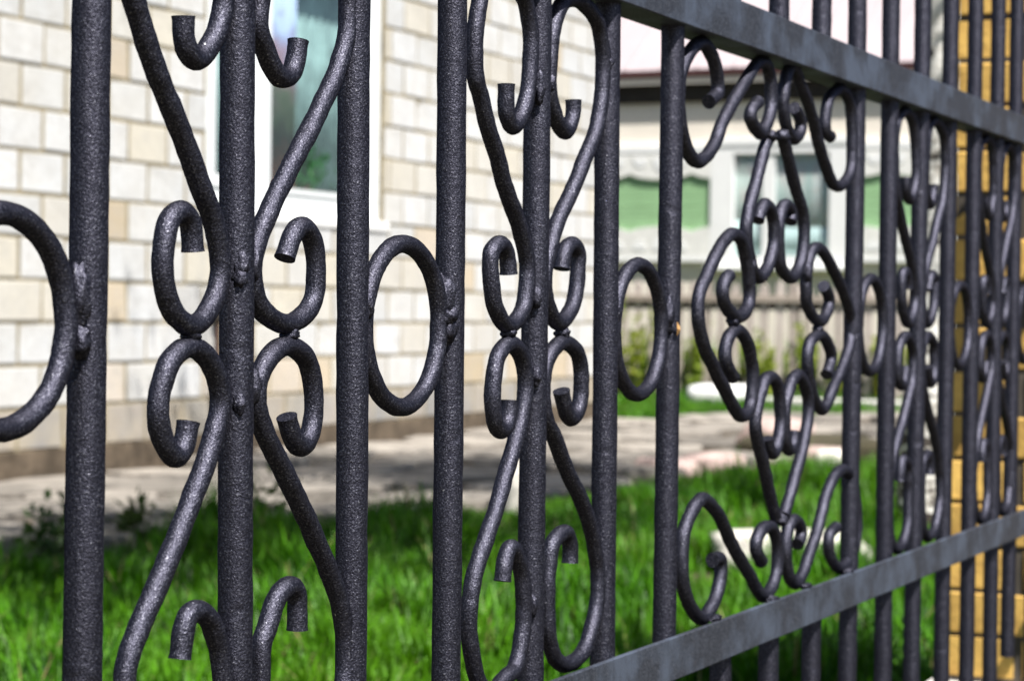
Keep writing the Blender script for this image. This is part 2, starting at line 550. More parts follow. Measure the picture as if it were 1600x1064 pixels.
for r in range(int((HTOP - WZ0) / BH + .01)):
    z0 = WZ0 + r * BH
    off = 7.545 + (0 if r % 2 == 0 else .175)
    x = off - math.ceil((off - HX0) / BL) * BL
    while x < HX1 - .02:
        x0, x1 = max(x, HX0), min(x + BL, HX1)
        x += BL
        spans = [(x0, x1)]
        if z0 + BH > WIN[2] + .06 and z0 < WIN[3] - .02:
            spans = [(a, b) for a, b in ((x0, min(x1, WIN[0])), (max(x0, WIN[1]), x1)) if b - a > .03]
        for a, b in spans:
            g = .0125; gz = .0095
            zt = min(z0 + BH, WIN[2]) if (z0 < WIN[2] < z0 + BH and b > WIN[0] and a < WIN[1]) else z0 + BH
            mt = M['block_low'] if r == 0 else (M['block_warm'] if random.random() < {1: .7, 2: .25, 3: .08}.get(r, .025) else M['block'])
            if a > 7.15 and z0 < 2.12:
                w = round(b - a, 3)
                key = (w, round(zt - z0, 3), mt.name, random.randrange(4))
                if key not in cache:
                    cache[key] = MB().chamfer(g, w - g, 0, .12, gz, zt - z0 - gz, .0035, .0034).mesh('block', mt)
                o = link('block', cache[key], house, (a - 9, WY - WY + random.uniform(-.003, .003), z0 - GZ))
                nb += 1
            else:
                rest.chamfer(a + g, b - g, WY, WY + .12, z0 + gz, zt - gz, .0035, .002)
for r in range(int((HTOP - WZ0) / BH)):                     # end wall round the corner
    z0 = WZ0 + r * BH
    y = WY + .125 + (0 if r % 2 else .175)
    while y < 12.3:
        rest.chamfer(HX1 - .12, HX1, y + .0065, min(y + BL, 12.4) - .0065, z0 + .0065, z0 + BH - .0065, .006, .002)
        y += BL
far_blocks = hp(rest, 'block_work', M['block']); far_blocks['kind'] = 'stuff'
# window
wx0, wx1, wz0, wz1 = WIN
fy = WY + .020
win = MB().box(wx0 + .002, wx1 - .002, fy + .012, fy + .07, wz0 + .05, wz0 + .16)
win.box(wx0 + .002, wx0 + .07, fy + .012, fy + .07, wz0 + .162, wz1 - .002).box(wx1 - .16, wx1 - .002, fy + .012, fy + .07, wz0 + .162, wz1 - .002)
win.box(wx0 + .072, wx1 - .162, fy + .012, fy + .07, wz1 - .09, wz1 - .002).box(9.665, 9.80, fy + .012, fy + .07, wz0 + .162, wz1 - .092)
window = hp(win, 'window', M['upvc'])
def wpart(mb, name, mat): return mb.build(name, mat, window)
wpart(MB().chamfer(wx0 - .05, wx1 + .06, WY - .012, fy + .09, wz0 - .010, wz0 + .048, .006), 'sill', M['sill'])
sash = MB().box(9.215, 9.255, fy, fy + .055, .655, 1.965).box(9.62, 9.66, fy, fy + .055, .655, 1.965)
sash.box(9.257, 9.618, fy, fy + .055, .655, .72).box(9.257, 9.618, fy, fy + .055, 1.90, 1.965)
wpart(sash, 'sash', M['upvc'])
wpart(MB().box(9.803, 9.83, fy + .002, fy + .05, .655, 1.965).box(10.945, 10.975, fy + .002, fy + .05, .655, 1.965).box(9.832, 10.943, fy + .002, fy + .05, .655, .685).box(9.832, 10.943, fy + .002, fy + .05, 1.93, 1.965), 'sash', M['upvc'])
wpart(MB().box(9.25, 9.625, fy + .03, fy + .036, .71, 1.91), 'pane', M['glass'])
wpart(MB().box(9.825, 10.95, fy + .03, fy + .036, .68, 1.94), 'pane', M['glass'])
def curtain(x0, x1, y, z0, z1, mat, label, amp=.02, name='curtain'):  # pleated sheet; each use below stands in for a reflection in the panes
    n = 60; vs = []
    for i in range(n + 1):
        x = x0 + (x1 - x0) * i / n
        yy = y + amp * math.sin(i * 1.1) + .5 * amp * math.sin(i * 2.7 + 1)
        vs += [(x, yy, z0), (x, yy, z1), (x, yy + .003, z1), (x, yy + .003, z0)]
    fs = []
    for i in range(n):
        a, b = 4 * i, 4 * i + 4
        fs += [(a, b, b + 1, a + 1), (a + 1, b + 1, b + 2, a + 2), (a + 2, b + 2, b + 3, a + 3), (a + 3, b + 3, b, a)]
    o = MB().add(vs, fs, True).build(name, mat)
    return tag(o, label, 'curtain')
curtain(9.86, 10.20, 5.80, .57, 2.2, M['reflection_red'], 'added red and lilac sheet standing in for a reflection in the window glass', .008)
curtain(10.16, 11.1, 5.87, .57, 2.2, M['reflection_pale'], 'added pale grey green sheet standing in for sky and foliage reflected in the glass', .012)
curtain(9.2, 9.6, 5.86, .57, 2.2, M['reflection_pale'], 'added pale sheet standing in for a reflection in the narrow left sash', .012)
pot = thing('reflection_plant', (10.36, 5.82, .62), 'small added potted plant standing in for foliage reflected in the window glass', 'plant')  # added behind the pane in place of a foliage reflection
MB().tube([(0, 0, -.42), (0, 0, 0), (0, 0, .10)], [.02, .025, .03], 14).build('pot', M['rust'], pot)
c = RNG.normal(size=(260, 3)) * (.085, .018, .06) + (0, 0, .20)
link('foliage', leaf_mesh('foliage', M['pot_leaf'], c, .055), pot)
# rusty pipe by the wall
pipe = thing('rusty_pipe', (9.225, WY - .03, GZ), 'thin rusty iron pipe standing against the block wall', 'pipe')
MB().tube([(0, 0, 0), (.003, 0, .6), (-.002, 0, 1.20)], .011, 10).build('rod', M['rust'], pipe)
for zz in (.36, .78, 1.16):
    o = link('clamp', rock_mesh('clamp', M['dark_gap'], .034, .022, .05, zz * 9), pipe, (-.012, -.006, zz))

def mat_reflection():
    t = NT('grey_brown_reflection')  # grey, brown and reddish streaks paint a reflection into the panes
    geo = t.n('NewGeometry')
    mp = t.n('Mapping'); t.l(geo.outputs['Position'], mp.inputs['Vector'])
    mp.inputs['Scale'].default_value = (1, 9, 2.2)
    nz = t.noise(mp.outputs['Vector'], 1, 4, .6)
    c = t.ramp(nz, [(.3, (.40, .40, .37)), (.5, (.66, .62, .56)), (.58, (.66, .48, .44)), (.66, (.72, .71, .68))])
    t.set(color=c, rough=.95)
    return t.m
M['reflection'] = mat_reflection()

# ================================================================ green house behind
GX = 22.0
gh = thing('green_house', (GX, 7, GZ), 'green house with scalloped white trim and pale pink metal roof', 'house')
def gp(mb, name, mat, parent=gh):
    o = mb.build(name, mat, parent)
    if parent is gh: o.location = (-GX, -7, -GZ)
    return o
GY0, GY1 = 2.4, 12.5
W2 = (5.91, 7.44, .50, 1.83)
w = MB()
w.box(GX + .03, GX + .3, GY0, W2[0], GZ - .2, 2.62).box(GX + .03, GX + .3, W2[1], GY1, GZ - .2, 2.62)
w.box(GX + .03, GX + .3, W2[0], W2[1], GZ - .2, W2[2]).box(GX + .03, GX + .3, W2[0], W2[1], W2[3], 2.62)
w.box(GX + .3, GX + 6.5, GY0, GY0 + .3, GZ - .2, 2.62).box(GX + .3, GX + 6.5, GY1 - .3, GY1, GZ - .2, 2.62).box(GX + 6.2, GX + 6.5, GY0 + .3, GY1 - .3, GZ - .2, 2.62)
w.prism([(GX + .05, 2.62), (GX + 6.5, 2.62), (GX + 3.27, 4.75)], 1, GY0 + .02, GY0 + .25)
gp(w, 'wall', M['plaster'])
gp(MB().box(GX + 2.2, GX + 2.3, GY0 + .4, GY1 - .4, GZ, 2.5), 'inner_wall', M['room'])
OV = .105
r_ = MB().prism([(GX - OV, 2.60), (GX + 3.27, 4.86), (GX + 6.6, 2.60), (GX + 6.6, 2.64), (GX + 3.27, 4.91), (GX - OV, 2.64)], 1, GY0 - .3, GY1 + .3)
roof = gp(r_, 'roof', M['roof'])
for i in range(26):
    y = GY0 - .25 + i * .42
    MB().prism([(GX - OV + .01, 2.644), (GX + 3.25, 4.908), (GX + 3.25, 4.938), (GX - OV + .01, 2.674)], 1, y - .012, y + .012).build('roof_seam', M['roof'], roof)
MB().box(GX - OV - .014, GX - OV - .002, GY0 - .3, GY1 + .3, 2.565, 2.645).build('roof_edge', M['roof_edge'], roof)
gp(MB().box(GX - OV + .004, GX - OV + .028, GY0 - .28, GY1 + .28, 2.50, 2.585), 'fascia_board', M['plaster'])
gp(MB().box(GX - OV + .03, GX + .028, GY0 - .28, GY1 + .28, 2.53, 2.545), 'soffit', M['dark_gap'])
gp(MB().box(GX - .016, GX + .028, GY0, GY1, 2.30, 2.50), 'eave_shade_strip', M['dark_gap'])  # dark strip painting the shade under the eave onto the wall
sides = ((GY0, W2[0] - .02), (W2[1] + .02, GY1))
for i in range(7):
    z0 = .86 + i * .104
    for a, b in sides:
        gp(MB().chamfer(GX - .004, GX + .026, a, b, z0, z0 + .1015, .003), 'plank', M['green'])
P = .722; Y0 = 7.678
def scallop(a, b, up):
    base = 1.756 if up else .632
    poly = []
    ys = np.arange(a, b + 1e-6, .03); ys = np.r_[ys[ys < b - .005], b]
    for y in ys:
        t = ((y - Y0) / P) % 1.0
        arc = math.sqrt(max(0, 1 - (2 * t - 1) ** 2 * .93)) if True else 0
        poly.append((y, 1.556 - .092 * arc if up else .870 + .085 * arc))
    poly = ([(a, base)] + poly + [(b, base)])
    return MB().prism(poly, 0, GX - .034, GX - .010)
for a, b in sides:
    gp(scallop(a, b, True), 'scallop_trim', M['lace'])
    gp(scallop(a, b, False), 'scallop_trim', M['lace'])
    gp(MB().box(GX - .039, GX + .02, a, b, 1.757, 1.83), 'trim_board', M['white'])
    gp(MB().box(GX - .039, GX + .02, a, b, .572, .631), 'trim_board', M['white'])
    y = Y0 - math.ceil((Y0 - a) / P) * P
    while y < b:
        for up in (True, False):
            for q in (.18, .50, .82):                       # carved fans on each lobe
                yc = y + q * P
                if a + .1 < yc < b - .1:
                    zc, s = (1.70, -1) if up else (.70, 1)
                    h = .14 if q == .5 else .10
                    poly = [(yc + .085 * math.cos(t), zc + s * h * math.sin(t)) for t in np.linspace(0, math.pi, 9)]
                    gp(MB().prism(poly, 0, GX - .040, GX - .035), 'carved_fan', M['white'])
        y += P
y0, y1, z0, z1 = W2
wf = MB().box(GX - .035, GX + .06, y1 - .24, y1 + .018, z0, z1).box(GX - .035, GX + .06, y0 - .018, y0 + .22, z0, z1)
wf.box(GX - .035, GX + .06, y0 + .222, y1 - .242, z1 - .10, z1).box(GX - .035, GX + .06, y0 + .222, y1 - .242, z0, z0 + .13)
wf.box(GX - .02, GX + .05, 6.738, 6.874, z0 + .132, z1 - .102)
w2 = gp(wf, 'window', M['white'])
MB().chamfer(GX - .10, GX - .036, y0 - .06, y1 + .06, z0 - .02, z0 + .03, .006).build('sill', M['white'], w2)
MB().chamfer(GX - .046, GX - .036, y0 - .05, y1 + .05, z1 - .02, z1 + .07, .006).build('lintel_board', M['white'], w2)
MB().box(GX + .01, GX + .016, 6.13, 6.736, z0 + .132, z1 - .102).build('pane', M['glass'], w2)
MB().box(GX + .01, GX + .016, 6.876, 7.198, z0 + .132, z1 - .102).build('pane', M['glass'], w2)
def curtain_y(y0, y1, x, z0, z1, mat, label):
    n = 40; vs, fs = [], []
    for i in range(n + 1):
        y = y0 + (y1 - y0) * i / n; xx = x + .004 * math.sin(i * 1.3)
        vs += [(xx, y, z0), (xx, y, z1), (xx + .003, y, z1), (xx + .003, y, z0)]
    for i in range(n):
        a, b = 4 * i, 4 * i + 4
        fs += [(a, b, b + 1, a + 1), (a + 1, b + 1, b + 2, a + 2), (a + 2, b + 2, b + 3, a + 3), (a + 3, b + 3, b, a)]
    return tag(MB().add(vs, fs, True).build('curtain', mat), label, 'curtain')
curtain_y(6.88, 7.195, GX + .026, .64, 1.02, M['lace'], 'short pale curtain in the left half of the green house window')
curtain_y(6.135, 6.73, GX + .026, .64, .94, M['lace'], 'short pale curtain in the right half of the green house window')

curtain_y(6.88, 7.195, GX + .036, .64, 1.74, M['reflection'], 'painted grey brown drape in the left half of the green house window')
curtain_y(6.135, 6.73, GX + .036, .64, 1.74, M['reflection'], 'painted grey brown drape with a red stripe in the right half of the green house window')

# ================================================================ picket fence
PX = 19.5
pf = thing('picket_fence', (PX, 6, GZ), 'weathered grey wooden picket fence in front of the green house', 'fence')
pmesh = []
for q in range(5):
    hh = 1.12 + random.uniform(-.025, .03); wd = random.uniform(.076, .090)
    pmesh.append(MB().prism([(-wd / 2, 0.02), (wd / 2, 0.02), (wd / 2, hh - .05), (0, hh), (-wd / 2, hh - .05)], 0, 0, .02).mesh('picket', M['picket']))
y = 3.3; i = 0
while y < 9.6:
    o = link('picket', pmesh[i % 5], pf, (random.uniform(-.004, .004), y - 6, random.uniform(-.02, .015)))
    o.rotation_euler = (random.uniform(-.012, .012), 0, 0)
    y += random.uniform(.138, .150); i += 1
for z, h in ((.862, .075), (.17, .055)):
    MB().chamfer(.022, .07, -2.8, 3.7, z, z + h, .006).build('back_rail', M['dark_gap'], pf)  # dark colour paints in the shade on the rear rails
MB().chamfer(-.030, -.006, -2.8, 3.7, .935, 1.00, .005).build('front_rail', M['picket_rail'], pf)
for y in (-2.5, -.3, 1.9, 3.6):
    MB().chamfer(.072, .16, y, y + .09, -.2, 1.1, .008).build('post', M['picket'], pf)

# kerb and strip
kb = MB().chamfer(18.05, 18.2, 2.9, 5.75, GZ - .1, GZ + .085, .012).build('kerb', M['concrete'])
tag(kb, 'long white concrete kerb in front of the picket fence', 'kerb')

# ================================================================ brick pillar
px, = (2.93,)
pil = thing('brick_pillar', (px + .255, .005, GZ), 'yellow brick pillar at the end of the iron fence', 'pillar')
PW = .51; c = .0767; zb = .531 - 15 * c          # course joint phase from the photograph
bm_long = MB().chamfer(-.1225, .1225, -.0575, .0575, .0028, c - .0028, .0028, .0008).mesh('brick', M['brick'])
n_course = 22
for r in range(n_course):
    z = zb + r * c - GZ
    for side in (-1, 1):
        if r % 2 == 0:
            spots = [(-.1275, side * .195, 0), (.1275, side * .195, 0), (side * .195, 0, 1)]
        else:
            spots = [(side * .195, -.1275, 1), (side * .195, .1275, 1), (0, side * .195, 0)]
        for bx, by, rot in spots:
            o = link('brick', bm_long, pil, (bx + random.uniform(-.0015, .0015), by + random.uniform(-.0015, .0015), z))
            o.rotation_euler = (0, 0, rot * math.pi / 2 + (math.pi if random.random() < .5 else 0))
MB().box(-.2485, .2485, -.2485, .2485, zb - GZ - .03, zb - GZ + n_course * c).build('mortar_core', M['brick_mortar'], pil)
MB().chamfer(-.30, .30, -.30, .30, zb - GZ + n_course * c, zb - GZ + n_course * c + .07, .01).build('cap', M['concrete'], pil)
MB().chamfer(-.29, .29, -.29, .29, -.05, zb - GZ - .006, .01).build('plinth', M['concrete'], pil)

SCROLL = {"UL1":[[-58,167],[-57,155],[-53,148],[-45,144],[-36,149],[-27,158],[-20,170],[-17,181],[-22,194],[-24,206],[-27,218],[-42,243],[-72,249],[-100,242],[-116,229],[-127,208],[-106,170],[-87,138],[-61,106],[-51,93],[-37,73],[-27,60],[-18,40],[-17,28],[-21,17],[-31,6],[-48,-1],[-67,8],[-76,26],[-76,40],[-72,54],[-65,60],[-56,62],[-49,57],[-47,48],[-46,40]],
 "UR1":[[66,168],[63,154],[58,147],[52,144],[43,145],[35,151],[28,160],[20,171],[22,194],[24,206],[27,218],[42,243],[72,249],[100,242],[116,229],[127,205],[126,180],[122,170],[116,160],[109,149],[100,139],[82,118],[65,101],[44,78],[31,62],[21,47],[16,36],[17,25],[22,14],[33,6],[58,0],[79,7],[88,16],[90,26],[89,41],[83,53],[71,59],[60,52],[53,39]],
 "LL1":[[-48,-53],[-51,-64],[-56,-71],[-62,-72],[-69,-66],[-74,-59],[-78,-43],[-71,-24],[-61,-15],[-46,-12],[-32,-17],[-21,-27],[-15,-39],[-15,-48],[-22,-62],[-33,-80],[-57,-113],[-82,-145],[-104,-176],[-108,-208],[-102,-232],[-88,-251],[-66,-260],[-43,-251],[-24,-238],[-10,-220],[-11,-188],[-17,-175],[-23,-165],[-32,-159],[-41,-157],[-49,-160],[-52,-171],[-54,-182]],
 "LR1":[[57,-54],[62,-64],[68,-71],[76,-73],[84,-68],[90,-55],[90,-44],[85,-27],[74,-17],[56,-12],[38,-17],[26,-28],[22,-36],[23,-47],[34,-65],[52,-84],[90,-125],[108,-146],[123,-167],[132,-189],[134,-209],[131,-225],[123,-243],[103,-255],[72,-260],[47,-251],[33,-233],[31,-188],[37,-178],[46,-162],[54,-156],[64,-154],[72,-159],[73,-167],[73,-182]],
 "UL2":[[-55,171],[-55,163],[-53,150],[-45,141],[-32,147],[-25,156],[-17,171],[-14,190],[-14,213],[-24,233],[-42,243],[-71,249],[-93,241],[-101,225],[-107,202],[-107,180],[-104,167],[-97,159],[-85,138],[-70,121],[-51,95],[-30,73],[-15,50],[-13,36],[-16,22],[-22,10],[-45,-1],[-68,10],[-75,26],[-77,44],[-74,53],[-60,58],[-49,51],[-46,36]],
 "UR2":[[68,171],[67,158],[54,145],[39,150],[31,157],[23,170],[21,179],[22,194],[24,206],[27,218],[42,240],[73,248],[103,240],[118,229],[127,205],[124,179],[114,153],[91,129],[66,101],[40,76],[22,51],[16,37],[17,25],[27,11],[46,1],[69,11],[79,28],[82,53],[79,58],[69,62],[55,56],[50,42]],
 "LL2":[[-42,-54],[-43,-63],[-47,-72],[-58,-76],[-67,-69],[-71,-58],[-71,-46],[-67,-28],[-58,-18],[-41,-13],[-27,-20],[-19,-29],[-15,-43],[-19,-62],[-29,-80],[-41,-98],[-59,-125],[-76,-146],[-94,-167],[-103,-188],[-104,-210],[-97,-234],[-85,-252],[-64,-260],[-42,-253],[-25,-248],[-15,-223],[-14,-202],[-19,-179],[-29,-166],[-40,-159],[-49,-171],[-52,-183]],
 "LR2":[[52,-50],[58,-62],[65,-70],[72,-72],[83,-68],[90,-56],[90,-46],[88,-31],[79,-20],[54,-13],[32,-20],[21,-30],[17,-44],[20,-63],[28,-75],[39,-84],[63,-110],[93,-136],[116,-163],[129,-189],[131,-205],[129,-218],[123,-230],[103,-253],[70,-260],[45,-250],[33,-231],[31,-219],[30,-195],[32,-183],[36,-166],[49,-159],[65,-158],[72,-170],[72,-182]]}
WIDE = [[[931,197],[954,206],[954,217],[945,231],[930,242],[914,247],[892,242],[875,232],[857,213],[855,187],[863,166],[880,149],[903,142],[929,150],[951,163],[964,177],[980,190],[1018,217],[1041,232],[1065,245],[1090,248],[1104,238],[1108,226],[1109,212],[1102,198],[1085,184],[1072,180],[1046,191],[1048,200],[1068,209]],
 [[1309,195],[1290,199],[1290,214],[1295,229],[1316,241],[1344,248],[1371,240],[1384,222],[1388,188],[1384,165],[1366,152],[1340,145],[1316,149],[1290,166],[1266,186],[1254,200],[1227,223],[1206,235],[1191,247],[1174,254],[1158,246],[1148,229],[1146,215],[1150,202],[1163,189],[1184,183],[1204,194],[1200,206],[1182,214]],
 [[1110,180],[1098,174],[1086,160],[1064,132],[1052,118],[1043,105],[1037,92],[1040,76],[1048,63],[1062,50],[1080,44],[1095,49],[1108,58],[1123,77],[1122,94],[1114,108],[1094,115],[1080,107],[1073,98]],
 [[1140,184],[1153,178],[1164,165],[1188,139],[1213,113],[1220,94],[1217,72],[1207,58],[1192,49],[1176,46],[1159,50],[1145,57],[1137,77],[1136,98],[1144,110],[1158,118],[1179,111],[1174,101]],
 [[993,45],[982,41],[975,30],[981,20],[999,11],[1022,7],[1047,16],[1052,29],[1048,42],[1043,55],[1036,67],[1024,79],[1000,83],[977,75],[954,61],[932,42],[915,29],[910,15],[912,1],[917,-8],[928,-21],[946,-33],[963,-46],[985,-59],[1005,-73],[1022,-82],[1038,-85],[1059,-77],[1064,-61],[1064,-41],[1056,-28],[1044,-15],[1024,-6],[1011,-5],[995,-10],[985,-21],[986,-34],[997,-42],[1008,-48]],
 [[1292,40],[1307,32],[1313,23],[1302,11],[1281,3],[1248,11],[1232,24],[1228,38],[1231,52],[1237,66],[1248,75],[1267,79],[1292,73],[1318,60],[1350,43],[1378,25],[1396,8],[1399,-10],[1385,-28],[1355,-51],[1330,-67],[1312,-81],[1292,-88],[1268,-78],[1250,-62],[1240,-45],[1237,-31],[1245,-19],[1263,-12],[1282,-10],[1304,-17],[1321,-29],[1321,-39],[1306,-52]],
 [[1113,-109],[1118,-119],[1131,-125],[1144,-115],[1154,-96],[1151,-77],[1146,-64],[1135,-54],[1117,-50],[1100,-54],[1090,-66],[1080,-78],[1074,-89],[1077,-102],[1090,-120],[1108,-144],[1127,-169],[1141,-187]],
 [[1198,-106],[1194,-118],[1183,-125],[1171,-116],[1166,-100],[1168,-78],[1180,-62],[1193,-53],[1210,-50],[1231,-60],[1244,-74],[1245,-92],[1238,-107],[1225,-127],[1202,-150],[1185,-171],[1168,-188]],
 [[956,-211],[977,-211],[981,-218],[978,-231],[968,-245],[949,-256],[932,-261],[906,-250],[886,-232],[879,-211],[880,-193],[885,-178],[901,-164],[917,-156],[932,-154],[953,-162],[976,-174],[1003,-196],[1033,-216],[1062,-234],[1088,-252],[1109,-261],[1133,-254],[1146,-240],[1148,-224],[1144,-210],[1132,-198],[1118,-194],[1098,-195],[1082,-204],[1082,-215],[1098,-226]],
 [[1213,-220],[1227,-213],[1224,-202],[1204,-194],[1186,-198],[1176,-213],[1176,-229],[1186,-248],[1207,-259],[1231,-252],[1252,-236],[1273,-220],[1290,-204],[1310,-182],[1335,-162],[1368,-154],[1400,-163],[1421,-183],[1429,-206],[1429,-227],[1417,-246],[1390,-256],[1364,-259],[1334,-247],[1324,-233],[1326,-220],[1352,-214]]]
# ================================================================ iron fence
BAR_U = {-1: -.1405, 0: -.0008, 1: .1428, 2: .2795, 3: .4164, 4: .5580, 5: .6965, 6: .8383, 7: .985, 8: 1.1296, 9: 1.2665, 10: 1.4024, 11: 1.5423,
         12: 1.6807, 13: 1.8241, 14: 1.9604, 15: 2.0971, 16: 2.2130, 17: 2.375, 18: 2.515, 19: 2.655, 20: 2.795}
LEAN = {0: .0037, 1: -.0143, 2: -.0139, 3: -.0092, 4: -.0039, 5: -.0113, 6: .002, 9: .0115, 10: .003, 11: -.009, 12: .0083, 13: -.0006, 14: -.0062, 15: -.0113}
iron = thing('iron_fence', (0, 0, GZ), 'dark grey wrought iron fence with scrolls, rings and round bars', 'fence')
def ip(mb, name, mat=None):
    o = mb.build(name, mat or M['iron'], iron)
    o.location = (0, 0, -GZ)
    return o
ZT0, ZT1, ZB0, ZB1 = .2528, .2912, -.299, -.2624
def bar(u, lean, z0, z1, seed):
    zs = np.linspace(z0, z1, max(8, int((z1 - z0) / .012)))
    pts = [(u + lean * z + .0006 * noise.noise(Vector((seed, 0, z * 4))), .0005 * noise.noise(Vector((0, seed, z * 4))), z) for z in zs]
    return MB().tube(pts, .0100, 26, rough=.045, seed=seed)
for i, u in BAR_U.items():
    ln = LEAN.get(i, 0)
    zlow = -.467 if i == 16 else -.58
    if i in (7, 8, 9) or i >= 18:
        ip(bar(u, ln, .272, .64, i * 3.1 + 50), 'bar')
        ip(bar(u - (.004 if i == 8 else 0), 0, zlow, -.272, i * 3.1 + 90), 'bar')
    else:
        ip(bar(u, ln, zlow, .64, i * 3.1 + 20), 'bar')
for nm, z0, z1, y0, y1 in (('top_rail', ZT0, ZT1, -.0150, .0215), ('bottom_rail', ZB0, ZB1, -.0150, -.0106)):
    mb = MB(); n = 60
    vs, fs = [], []
    bv = .0009
    prof = [(y0 + bv, z0), (y1 - bv, z0), (y1, z0 + bv), (y1, z1 - bv), (y1 - bv, z1), (y0 + bv, z1), (y0, z1 - bv), (y0, z0 + bv)]
    xs = np.linspace(-.62, 2.925, n)
    for x in xs:
        dz = .0006 * noise.noise(Vector((x * 5, z0, 0))); dy = .0004 * noise.noise(Vector((x * 7, 3, z0)))
        vs += [(x, y + dy, z + dz) for y, z in prof]
    k = len(prof)
    for i in range(n - 1):
        for j in range(k):
            j2 = (j + 1) % k
            fs.append((i * k + j, (i + 1) * k + j, (i + 1) * k + j2, i * k + j2))
    fs += [tuple(range(k)), tuple(range((n - 1) * k, n * k))[::-1]]
    ip(mb.add(vs, fs), nm, M['rail'])

ROD = .00615
def rod(pts, seed, y=0.0, rad=ROD, dz=0.0, cu=0.0, flip=1, su=1.0):
    Q = spline([(cu + flip * su * a / 1000, b / 1000 + dz) for a, b in pts], .0024)
    P3 = [(a, y + .0011 * noise.noise(Vector((a * 14, seed, b * 14))), b) for a, b in Q]
    n = len(P3)
    rr = np.full(n, rad)
    rr[0] *= 1.05; rr[-1] *= 1.06
    return MB().tube(P3, list(rr), 18, rough=.085, seed=seed)
for k, pts in SCROLL.items():
    pn = int(k[-1])
    ip(rod(pts, 3.7 + 1.9 * pn + (7 if k[0] == 'L' else 0) + (3 if k[1] == 'L' else 0), cu=BAR_U[1] if pn == 1 else BAR_U[4]), 'scroll')
for c, sd in ((12, 31.0), (15, 47.0)):
    for key in ('UR2', 'LR2'):
        for f in (-1, 1):
            cu = BAR_U[c] + LEAN[c] * (.12 if key[0] == 'U' else -.12)
            jit = [(a + random.uniform(-1, 1), b + random.uniform(-1, 1)) for a, b in SCROLL[key]]
            ip(rod(jit, sd + f, cu=cu, flip=f, su=.97 if c == 12 else .90), 'scroll')
for i, pts in enumerate(WIDE):
    ip(rod(pts, 60 + i * 2.3), 'scroll')
def ring(u, z, r, seed, ru=None):
    n = 110; ru = ru or r
    P3 = []
    for i in range(n + 1):
        a = 2 * math.pi * i / n
        P3.append((u + ru * math.cos(a), .0008 * noise.noise(Vector((math.cos(a), math.sin(a), seed))), z + r * math.sin(a)))
    return MB().tube(P3, ROD * .98, 18, rough=.085, seed=seed, cap=False)
for u, zt, zb_, sd in ((-.071, .0598, -.0566, 1), (.3475, .0585, -.0597, 2), (.7675, .0555, -.0633, 3), (1.4735, .0571, -.0578, 4), (1.893, .057, -.058, 5), (2.294, .057, -.058, 6)):
    ip(ring(u, (zt + zb_) / 2, (zt - zb_) / 2 - ROD, sd * 11.0), 'ring')

# weld beads: lumpy blobs where the rods meet bars, rails and each other
import bmesh
def weld(u, y, z, su, sy, sz, seed, rot=0.0):
    bm = bmesh.new()
    bmesh.ops.create_icosphere(bm, subdivisions=3, radius=1)
    for v in bm.verts:
        p = v.co.copy()
        k = 1 + .35 * noise.noise(p * 1.9 + Vector((seed, 0, 0))) + .22 * noise.noise(p * 4.3 + Vector((0, seed, 0)))
        v.co = Vector((p.x * su * k, p.y * sy * k, p.z * sz * k))
    me = bpy.data.meshes.new('weld'); bm.to_mesh(me); bm.free()
    me.polygons.foreach_set('use_smooth', [True] * len(me.polygons))
    me.materials.append(M['iron'])
    o = link('weld', me, iron, (u, y, z - GZ))
    o.rotation_euler = (0, rot, 0)
mm = .001
WELDS = [
    (-.0135, -.004, .015, 4, 5, 14), (-.0125, -.004, -.008, 4, 5, 8),                                # ring to bar
    (.1375, -.006, .034, 3.5, 4, 7), (.1355, -.006, .026, 3, 4, 5), (.1515, -.004, .034, 3.5, 5, 9), (.1525, -.004, -.035, 4, 6, 9), (.1365, -.006, -.044, 3, 4, 6),
    (.4050, -.001, .018, 6.5, 7.2, 13), (.4068, -.002, -.002, 6, 7, 10), (.4055, -.003, .006, 7, 7.4, 6),
    (.2905, -.004, .012, 3.5, 4.5, 7),
    (.5465, -.006, .172, 3, 4, 11), (.5705, -.003, .178, 3.2, 5, 7), (.5470, -.006, .020, 2.6, 3.6, 7), (.5475, -.006, -.038, 2.8, 3.8, 6), (.5495, -.005, -.205, 2.6, 3.6, 7),
    (.6860, -.003, .205, 3, 4, 6), (.8275, -.003, .008, 4, 5, 13), (.7080, -.003, .01, 3, 4, 8),
    (1.100, -.002, .180, 6, 6, 5), (1.140, -.002, .183, 7, 6, 5), (1.152, -.002, -.190, 6, 6, 6),
    (.942, -.009, -.261, 9, 5, 3.2), (1.107, -.009, -.262, 8, 5, 3), (1.214, -.009, -.261, 8, 5, 3), (1.366, -.009, -.261, 8, 5, 3),
    (.0955, 0, -.0055, 5, 5, 4), (.202, 0, -.0055, 5, 5, 4), (.5125, 0, -.006, 5, 5, 4), (.609, 0, -.006, 5, 5, 4), (1.005, 0, .003, 5, 5, 4), (1.273, 0, -.004, 5, 5, 4),
    (1.0485, -.002, .055, 4, 5, 8), (1.2255, -.002, .052, 4, 5, 10), (-.120, -.001, -.044, 10, 7, 6), (-.105, -.002, -.052, 9, 7, 6)]
for i, (u, y, z, a, b, c_) in enumerate(WELDS):
    weld(u, y, z, a * 1.2 * mm, b * 1.15 * mm, c_ * 1.15 * mm, 5 + i * 1.7)
